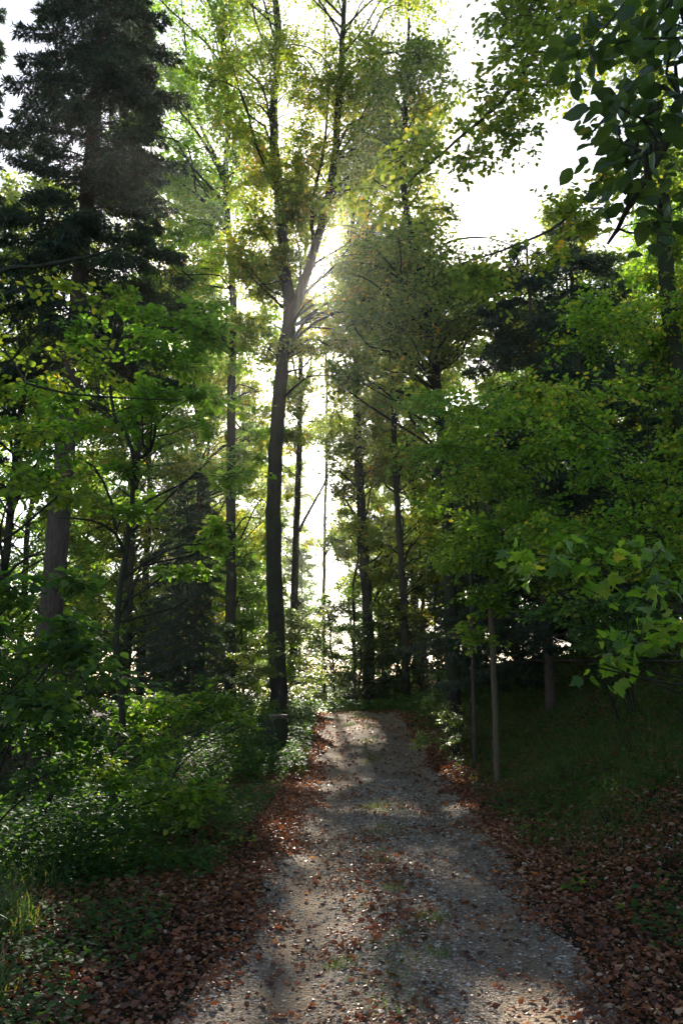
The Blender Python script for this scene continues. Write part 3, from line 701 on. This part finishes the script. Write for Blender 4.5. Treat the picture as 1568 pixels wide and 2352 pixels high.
copy_tree(big, G(-10.2, 17), 1.3, (1.1, 1.1, 1.02), 'second tall spruce at the extreme left edge, beyond the first')
copy_tree(sp, G(*(pt(440, 1600, 19)[:2])), 5.0, (.52, .52, .68), 'dark young spruce below the tall straight tree on the left')
copy_tree(sp, G(*(pt(395, 1600, 22)[:2])), 2.5, (.6, .6, .75), 'young spruce left of the one below the tall straight tree')
# pale thin trunks
s1 = ground_first(PL((1137, 1690, 12.3), (1134, 1550, 12.3), (1127, 1400, 12.3), (1133, 1290, 12.35), (1121, 1200, 12.3), (1118, 1000, 12.3)))
C, Q = region(7, 1040, 1220, 960, 1180, 11.5, 13, .4, .55)
make_tree('pale_sapling', 'thin pale brown trunk standing on the right bank in front of the dark spruce', 'tree', [(s1, .052, .03, .6)], C, Q, 18, 12, .06, T_KITE, M_barkpale, M_dark)
s1 = ground_first(PL((1086, 1640, 14), (1084, 1450, 14), (1078, 1250, 14)))
C, Q = region(4, 1020, 1130, 1180, 1300, 13.5, 14.5, .4, .5)
make_tree('thin_sapling', 'thinner brown trunk left of the pale one, deep in shade', 'tree', [(s1, .045, .02, .3)], C, Q, 18, 12, .06, T_KITE, M_barkbrown, M_dark)

# ------------------------------------------------------------------ left side
Y = 8.2
s1 = ground_first(PL((266, 1740, Y), (282, 1650, Y), (270, 1520, Y), (268, 1430, Y), (285, 1290, Y), (303, 1170, Y), (308, 1060, Y), (290, 1000, Y), (262, 950, Y), (250, 850, Y), (262, 740, Y)))
s2 = PL((310, 1055, Y), (345, 1035, Y-.1), (360, 960, Y-.2), (365, 880, Y-.2)); s3 = PL((285, 1270, Y), (265, 1225, Y-.2), (210, 1195, Y-.5), (130, 1190, Y-.8))
s4 = PL((300, 1185, Y), (340, 1150, Y+.1), (420, 1110, Y+.3), (480, 1060, Y+.5)); s5 = PL((265, 1225, Y), (255, 1150, Y), (215, 1070, Y-.2), (160, 1050, Y-.4))
C, Q = cat(region(10, 140, 520, 700, 900, 7.4, 9.2, .30, .5, .35), region(20, 40, 500, 880, 1260, 7.2, 9.4, .30, .5, .35), region(6, 380, 560, 1050, 1350, 8, 9.4, .25, .4, .35), region(5, 330, 480, 730, 860, 7.4, 8.6, .3, .42, .4))
make_tree('crooked_maple', 'small crooked tree on the left with layered bright green leaves', 'tree',
          [(s1, .042, .012, .3), (s2, .022, .006), (s3, .022, .005), (s4, .018, .005), (s5, .018, .005)], C, Q, 16, 13, .075, T_OVAL, M_bark, M_fresh, tone=-.02, up=1.5)
# branches coming in from the left
b0 = G(-4.6, 6.0)
s1 = [b0+[0, 0, -.1], b0+[0, 0, 2], b0+[.1, 0, 4.2], pt(-60, 645, 6.0), pt(80, 612, 6.0), pt(200, 590, 6.2), pt(300, 560, 6.4)]
s2 = [b0+[0, 0, 2.4], pt(-60, 850, 5.6), pt(60, 880, 5.6), pt(160, 905, 5.8), pt(300, 915, 6.0), pt(420, 918, 6.3)]
s3 = [b0+[.1, 0, 4.2], pt(-50, 700, 5.5), pt(80, 650, 5.8), pt(170, 600, 6)]
C, Q = cat(region(12, -80, 330, 520, 900, 5.2, 6.8, .22, .38, .4), region(6, -60, 200, 950, 1150, 5.4, 6.6, .2, .35, .35))
make_tree('reaching_beech', 'thin dark branches reaching in from the left edge with sparse green leaves', 'tree',
          [(s1, .06, .008), (s2, .022, .004), (s3, .02, .005)], C, Q, 9, 9, .06, T_OVAL, M_bark, M_beech, base=b0, tone=-.02, twig_r=.002)
# near left bushes
C, Q = cat(region(16, -60, 250, 1430, 1700, 4.6, 6.4, .20, .34, .45), region(7, -60, 230, 1330, 1480, 4.8, 5.8, .16, .28, .4))
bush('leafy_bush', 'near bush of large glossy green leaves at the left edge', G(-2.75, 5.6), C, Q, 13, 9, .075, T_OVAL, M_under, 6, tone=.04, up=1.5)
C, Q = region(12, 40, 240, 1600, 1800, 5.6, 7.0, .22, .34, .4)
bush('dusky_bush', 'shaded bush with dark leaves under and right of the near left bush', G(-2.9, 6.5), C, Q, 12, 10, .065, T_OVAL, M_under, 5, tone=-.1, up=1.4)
C, Q = cat(region(16, 300, 560, 1590, 1760, 7.4, 9.0, .25, .38, .4), region(12, 190, 480, 1730, 1880, 6.8, 8.0, .22, .34, .35))
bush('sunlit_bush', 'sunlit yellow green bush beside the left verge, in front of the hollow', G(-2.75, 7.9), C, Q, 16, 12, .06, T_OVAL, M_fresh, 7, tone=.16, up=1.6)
C, Q = region(16, 470, 600, 1560, 1800, 11.5, 13.5, .25, .42, .5)
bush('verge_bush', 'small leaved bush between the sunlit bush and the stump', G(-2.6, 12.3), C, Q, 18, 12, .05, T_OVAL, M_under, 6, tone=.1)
C, Q = cat(region(64, 660, 750, 1400, 1690, 21.0, 22.3, .26, .42, .35, skip=False), region(20, 560, 640, 1420, 1640, 20.5, 22, .35, .5, .4))
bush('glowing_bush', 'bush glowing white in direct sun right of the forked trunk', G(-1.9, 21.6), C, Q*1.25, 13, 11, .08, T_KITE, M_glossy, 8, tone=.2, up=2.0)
C, Q = region(22, 545, 640, 1460, 1690, 16.8, 17.9, .26, .4, .35)
bush('fringe_bush', 'bush with pale sunlit sprays left of the forked trunk behind the stump', G(-2.9, 17.4), C, Q, 16, 12, .06, T_KITE, M_glossy, 6, tone=.1, up=2.0)
C, Q = region(10, 955, 1075, 1590, 1700, 14, 16, .2, .35, .5)
bush('bank_bush', 'small bush with pale glinting leaves at the right edge of the track', G(2.15, 15.0), C, Q, 18, 13, .05, T_OVAL, M_glossy, 5, tone=.1, up=1.8)
C, Q = region(12, 955, 1100, 1420, 1620, 17.5, 20, .35, .55, .35)
bush('hemlock_bush', 'grey green sprays above the pale glinting bush right of the track', G(3.0, 18.5), C, Q, 20, 12, .06, T_KITE, M_under, 6)

# ------------------------------------------------------------------ forest behind: prototypes and copies
def forest_tree(name, label, base, H, cb0, Wd, nC, seed, leaf, bark=M_bark, size=.17, M=36, L=14, r0=.2, group=None, rr=(.9, 1.5)):
    base = np.asarray(base, float); h = np.linspace(-.15, H*.96, 9)
    wob = np.cumsum(rng.normal(0, .12, (9, 2)), 0)*np.linspace(0, 1, 9)[:, None]
    S1 = [base+[wob[i][0], wob[i][1], h[i]] for i in range(9)]
    C = []
    while len(C) < nC:
        f = rng.random()**.85; z = cb0+(H-cb0)*f; r = Wd*math.sin(math.pi*min(1, .18+.80*f))**.7*math.sqrt(rng.random()); a_ = rng.random()*6.28
        C.append(base+[r*math.cos(a_), r*math.sin(a_), z])
    q = rng.uniform(*rr, nC); Q = np.stack([q, q, q*.5], -1)
    return make_tree(name, label, 'tree', [(S1, r0, .03, .3)], C, Q, M, L, size, T_KITE, bark, leaf, base=base, group=group, gap=True, twig_frac=.5)
GP = 'trees of the wood behind'
p1 = forest_tree('forest_tree', 'big leafy tree of the wood far left, behind the spruce trunk', G(-13, 30), 24, 3, 5.0, 95, 1, M_beech, group=GP)
p2 = forest_tree('forest_tree', 'rounded green tree far beyond the crooked maple', G(-9, 36), 21, 2.5, 4.5, 85, 2, M_fresh, group=GP)
p3 = forest_tree('forest_tree', 'yellow green tree behind the slim beech right of the track', G(3.4, 36), 20, 2.5, 4.3, 85, 3, M_beech, group=GP)
p6 = None
p4 = forest_tree('young_tree', 'young bright green tree just past the bend of the track', G(.5, 29), 7.5, 1.2, 1.5, 26, 4, M_fresh, size=.10, M=20, r0=.06, rr=(.4, .7), group='young trees at the bend')
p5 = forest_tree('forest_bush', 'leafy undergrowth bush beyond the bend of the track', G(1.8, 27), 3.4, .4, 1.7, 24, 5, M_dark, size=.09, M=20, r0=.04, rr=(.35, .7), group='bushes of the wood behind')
far = [
 (p1, -21, 33, 1.0, .95, 'broad tree at the far left edge of the wood'),
 (p2, -17, 42, 2.2, 1.1, 'tall tree of the far wood, second from the left edge'),
 (p3, -13.5, 48, 4.0, 1.15, 'far tree glimpsed left of the crooked maple top'),
 (p1, -9.5, 52, 3.1, 1.0, 'far tree filling the gap between the crooked maple and the far beech'),
 (p3, -7.6, 44, .6, 1.05, 'far tree between the far beech and the tall straight tree'),
 (p2, -3.0, 58, 1.7, .55, 'distant tree between the tall straight trunk and the forked tree'),
 (p1, 6.0, 45, 5.0, 1.0, 'distant tree behind the gap right of the leaning beech'),
 (p2, 9.5, 37, 2.6, .85, 'green tree behind the hazel bush top'),
 (p3, 13.5, 33, 1.9, .85, 'olive tree behind the right thicket, below the open sky'),
 (p1, 19, 34, 4.4, .9, 'broad tree at the far right, behind the ivy clad tree'),
 (p2, 3.0, 64, 3.3, .65, 'most distant tree seen straight over the bend of the track'),
 (p3, 11.5, 52, .3, 1.0, 'distant pale crown below the sky opening on the right'),
 (p1, -27, 50, 1.2, 1.2, 'most distant tree at the left margin'),
 (p2, 21, 50, 1.2, 1.0, 'distant tree at the right margin'),
 (p3, -9.5, 70, 2.2, 1.2, 'hazy farthest tree left of the sun glow'),
 (p1, 7.5, 23.5, 2.9, .62, 'medium tree on the bank above the dark spruces'),
 (p2, 11, 22, .9, .7, 'medium tree high on the bank behind the thicket'),
 (p3, -18, 23, 2.4, .7, 'medium tree behind the two tall spruces'),
]
far += [(p1, -7.6, 73, 1.4, 1.1, 'tall hazy tree beyond the gap, left of the bright strip of sky'), (p2, 4.3, 74, 4.8, 1.15, 'tall hazy tree beyond the gap, right of the bright strip of sky'),
 (p3, -15, 78, 3.3, 1.2, 'tall hazy tree seen left of the tall straight trunk'), (p1, 12, 78, .3, 1.1, 'tall hazy tree seen right of the leaning beech'), (p2, -22, 66, 5.3, 1.1, 'tall hazy tree deep in the wood on the left'), (p1, -24, 40, .4, .7, 'low wide tree at the far left behind the big tree'), (p2, -13, 40, 5.5, .6, 'low tree seen between trunks left of the crooked maple'),
 (p3, -7.4, 47, 2.9, .6, 'low tree far behind the crooked maple trunk'), (p2, -5.6, 62, .9, .7, 'low hazy tree right of the tall straight trunk'), (p1, 6.5, 62, 1.9, .8, 'low hazy tree right of the bend'),
 (p3, 14, 42, 3.9, .8, 'dim tree in the depth behind the dark spruces'), (p1, 10, 30, 2.4, .55, 'stout tree on the slope above the bend'), (p2, 17, 27, .2, .7, 'shadowed tree high on the right slope')]
for o, x, y, rz, s, lab in far: copy_tree(o, G(x, y), rz, s, lab, GP)
for x, y, rz, s, lab in [(-2.4, 30.5, 2.2, .62, 'low young tree closing the bright gap behind the glowing bush'), (-.7, 33, 4.4, .6, 'low young tree in the middle of the bright gap'), (1.0, 32, 5.9, .85, 'low young tree at the right of the bright gap'), (-3.6, 28.5, .9, .7, 'low young tree just left of the forked trunk'), (1.6, 31, 1, 1.0, 'young tree left of the leaning beech trunk'), (3.0, 30, 2, .9, 'young tree between the leaning beech and the slim beech'), (-4.4, 36, 3, 1.1, 'young tree far behind the glowing bush'),
                         (4.6, 27, 4, 1.05, 'young tree right of the slim beech trunk'), (-5.2, 27, 5, .8, 'young tree at the foot of the tall straight tree'), (-8.5, 24, 6, 1.0, 'young tree beyond the crooked maple trunk'), (-11.5, 20, .5, .9, 'young tree beyond the leafy bush at the left')]:
    copy_tree(p4, G(x, y), rz, s, lab)
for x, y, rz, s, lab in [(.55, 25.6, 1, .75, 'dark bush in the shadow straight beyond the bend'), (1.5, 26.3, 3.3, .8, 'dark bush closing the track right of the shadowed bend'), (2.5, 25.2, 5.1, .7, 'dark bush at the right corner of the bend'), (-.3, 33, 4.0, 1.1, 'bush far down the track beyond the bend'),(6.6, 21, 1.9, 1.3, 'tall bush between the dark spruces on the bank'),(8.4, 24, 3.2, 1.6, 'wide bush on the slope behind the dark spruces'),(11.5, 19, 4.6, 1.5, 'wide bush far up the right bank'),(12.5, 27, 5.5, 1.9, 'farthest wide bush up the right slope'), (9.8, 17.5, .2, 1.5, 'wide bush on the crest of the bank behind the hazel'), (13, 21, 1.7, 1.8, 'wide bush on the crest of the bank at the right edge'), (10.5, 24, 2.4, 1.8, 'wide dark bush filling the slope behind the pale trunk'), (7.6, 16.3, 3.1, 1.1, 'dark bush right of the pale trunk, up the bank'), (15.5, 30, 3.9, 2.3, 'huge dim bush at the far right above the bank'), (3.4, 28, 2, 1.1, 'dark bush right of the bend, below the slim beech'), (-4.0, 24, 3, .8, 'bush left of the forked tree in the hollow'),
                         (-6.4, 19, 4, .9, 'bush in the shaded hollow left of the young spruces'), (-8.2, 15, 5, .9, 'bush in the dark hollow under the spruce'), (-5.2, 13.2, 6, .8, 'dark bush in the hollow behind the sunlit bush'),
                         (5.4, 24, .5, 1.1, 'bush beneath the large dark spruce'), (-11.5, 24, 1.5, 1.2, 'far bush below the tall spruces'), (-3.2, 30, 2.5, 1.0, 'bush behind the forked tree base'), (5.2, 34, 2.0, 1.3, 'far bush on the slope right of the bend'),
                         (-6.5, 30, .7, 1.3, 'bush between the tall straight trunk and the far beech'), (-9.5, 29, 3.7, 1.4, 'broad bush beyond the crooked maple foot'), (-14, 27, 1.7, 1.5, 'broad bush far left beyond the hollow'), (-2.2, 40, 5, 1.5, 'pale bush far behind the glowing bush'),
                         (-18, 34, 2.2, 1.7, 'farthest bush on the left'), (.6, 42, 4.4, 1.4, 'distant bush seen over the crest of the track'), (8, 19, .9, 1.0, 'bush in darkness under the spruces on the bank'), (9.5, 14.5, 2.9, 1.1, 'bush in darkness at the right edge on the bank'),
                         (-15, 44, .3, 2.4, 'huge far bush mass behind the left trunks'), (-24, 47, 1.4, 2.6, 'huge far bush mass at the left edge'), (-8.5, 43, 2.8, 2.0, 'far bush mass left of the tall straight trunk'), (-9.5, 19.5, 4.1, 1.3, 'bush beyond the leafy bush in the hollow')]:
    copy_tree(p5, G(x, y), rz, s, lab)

# ------------------------------------------------------------------ small single things
def plant(name, label, x, y, n, size, h, leaf, r=.12, tmpl=T_OVAL, catg='plant', up=1.2, tone=0.0, z0=None):
    base = G(x, y); root = empty(name, base, label, catg)
    a_ = rng.random(n)*6.28; rr = r*np.sqrt(rng.random(n)); tip = base+np.stack([rr*np.cos(a_), rr*np.sin(a_), h*rng.uniform(.4, 1, n)], -1)
    foot = base+np.stack([rr*.2*np.cos(a_), rr*.2*np.sin(a_), np.full(n, -.01)], -1)
    mb = MB(); twigs(mb, foot, tip, np.full(n, .0018)); mb.build('stem', M_bark, root, base)
    mb = MB(); D = tip-base; D[:, 2] = rng.normal(-.1, .2, n)*size*3; N = rng.normal(0, .35, (n, 3)); N[:, 2] += up
    leaves(mb, tip, D, N, size*rng.uniform(.7, 1.15, n), tmpl, 0, np.clip(rng.beta(2, 3, n)+tone, 0, 1)); mb.build('foliage', leaf, root, base, smooth_=False)
    return root
def gp(u, v):
    """ground point seen at (u, v)"""
    for yy_ in np.arange(1.5, 30, .02):
        p = pt(u, v, yy_)
        if p[2] <= gz(p[0], p[1]): return p
    return p
q = gp(550, 1955); plant('seedling', 'bright green seedling among the brown leaves on the left verge', q[0], q[1], 26, .055, .16, M_fresh, .13, tone=.3)
q = gp(1340, 2050); plant('broad_leaf_plant', 'low plant with broad light green leaves on the litter at the right', q[0], q[1], 10, .085, .07, M_fresh, .14, tone=.1)
q = gp(1450, 2100); plant('small_sprout', 'single bright sprout below the broad leaved plant on the right verge', q[0], q[1], 3, .06, .05, M_fresh, .04, tone=.5)
q = gp(1535, 2010); pr_ = plant('flowering_plant', 'green plant dotted with small white flowers at the right edge', q[0], q[1], 60, .04, .26, M_under, .2)
mb = MB()
for _ in range(14):
    a_ = rng.random()*6.28; r_ = .18*math.sqrt(rng.random()); c = np.array([q[0]+r_*math.cos(a_), q[1]+r_*math.sin(a_), gz(q[0], q[1])+rng.uniform(.15, .3)])
    mb = MB(); th = np.arange(5)*1.2566; leaves(mb, np.tile(c, (5, 1)), np.stack([np.cos(th), np.sin(th), .2+0*th], -1), np.tile([0, 0, 1.], (5, 1)), .012, T_OVAL, 0)
    mb.build('flower_head', M_petal, pr_, np.array(pr_.location), smooth_=False)
def tuft(label, u, v, n, h, r):
    q = gp(u, v); mb = MB(); a_ = rng.random(n)*6.28; rr = r*np.sqrt(rng.random(n)); x = q[0]+rr*np.cos(a_); y = q[1]+rr*np.sin(a_)
    grass(mb, x, y, rng.uniform(.4, 1, n)*h, .9, .0016, z0=gz(x, y)+.015)
    o = mb.build('grass_tuft', M_grass, None, q, smooth_=False); tag(o, label, 'grass tuft', 'grass tufts on the track')
tuft('sparse grass tuft in the middle of the track, nearest the long stick', 990, 2120, 130, .07, .13)
tuft('mossy low tuft at the centre of the track above the sticks', 905, 2048, 160, .05, .10)
tuft('tuft of grass low on the track at the bottom of the picture', 780, 2225, 140, .05, .10)
tuft('green tuft halfway along the track', 850, 1860, 120, .09, .13)
tuft('faint grass tuft between the wheel ruts below the middle of the track', 880, 1985, 120, .05, .10)
tuft('thin grass tuft between the wheel ruts near the bottom right', 1010, 2200, 110, .05, .09)
tuft('small tuft on the track near the left wheel rut', 860, 1965, 90, .06, .12)
tuft('grass tuft at the far crest of the track', 800, 1668, 220, .10, .16)
def stick(label, u0, v0, u1, v1, r):
    a_ = gp(u0, v0); b_ = gp(u1, v1); a_[2] = gz(a_[0], a_[1])+.028; b_[2] = gz(b_[0], b_[1])+.028
    m_ = (a_+b_)/2+rng.normal(0, .008, 3); m_[2] = max(m_[2], gz(m_[0], m_[1])+.03); mb = MB(); P = resample([a_, m_, b_], .03)
    tube(mb, P, np.linspace(r, r*.55, len(P)), 7, 0, .08)
    k = len(P)//2; tube(mb, resample([P[k], P[k]+np.array([.03, .04, .012])], .02), [.5*r, .3*r, .2*r][:len(resample([P[k], P[k]+np.array([.03, .04, .012])], .02))], 5, 0)
    tag(mb.build('fallen_stick', M_barkpale, None, a_), label, 'stick', 'sticks on the track')
stick('thin pale dead branch lying on the shaded grass bank', 1215, 1642, 1290, 1682, .010)
for u, v, n_, sz, h_, lab in [(1105, 1740, 22, .05, .35, 'small leafy sapling on the bank above the leaf edge, near the pale trunk'), (1300, 1800, 26, .055, .4, 'leafy seedling in the middle of the shaded bank'), (1430, 1720, 24, .055, .45, 'leafy sprig high on the shaded bank at the right'),
                              (1160, 1860, 20, .045, .25, 'small green plant at the foot of the bank beside the leaf litter'), (1400, 1900, 20, .05, .28, 'small green plant among dead leaves on the bank'), (170, 2000, 24, .05, .25, 'small plant in the grass at the left edge'), (330, 2060, 18, .045, .2, 'small plant in the litter left of the track')]:
    q = gp(u, v); plant('seedling', lab, q[0], q[1], n_, sz, h_, M_under, .2)
stick('brown stick lying across the middle of the track', 925, 2152, 985, 2148, .008)
stick('pale brown stick on the right wheel rut, pointing away', 1150, 2168, 1212, 2184, .009)

# ------------------------------------------------------------------ haze
def haze():
    mb = MB(); x0, x1, y0, y1, z0, z1 = -300, 300, -60, 500, -30, 60
    V = np.array([[x0, y0, z0], [x1, y0, z0], [x1, y1, z0], [x0, y1, z0], [x0, y0, z1], [x1, y0, z1], [x1, y1, z1], [x0, y1, z1]], float)
    mb.add(V, np.array([[0, 3, 2, 1], [4, 5, 6, 7], [0, 1, 5, 4], [1, 2, 6, 5], [2, 3, 7, 6], [3, 0, 4, 7]]), 0)
    m = bpy.data.materials.new('haze'); m.use_nodes = True; nt = m.node_tree; nt.nodes.clear()
    o_ = nt.nodes.new('ShaderNodeOutputMaterial'); v = nt.nodes.new('ShaderNodeVolumePrincipled')
    v.inputs['Density'].default_value = HAZE; v.inputs['Color'].default_value = (.95, .95, .92, 1); v.inputs['Anisotropy'].default_value = .8
    nt.links.new(v.outputs[0], o_.inputs['Volume'])
    o = mb.build('haze', m, smooth_=False); o['kind'] = 'stuff'; tag(o, 'thin bright summer haze hanging under the trees', 'haze')
HAZE = 0.0006
if HAZE > 0: haze()
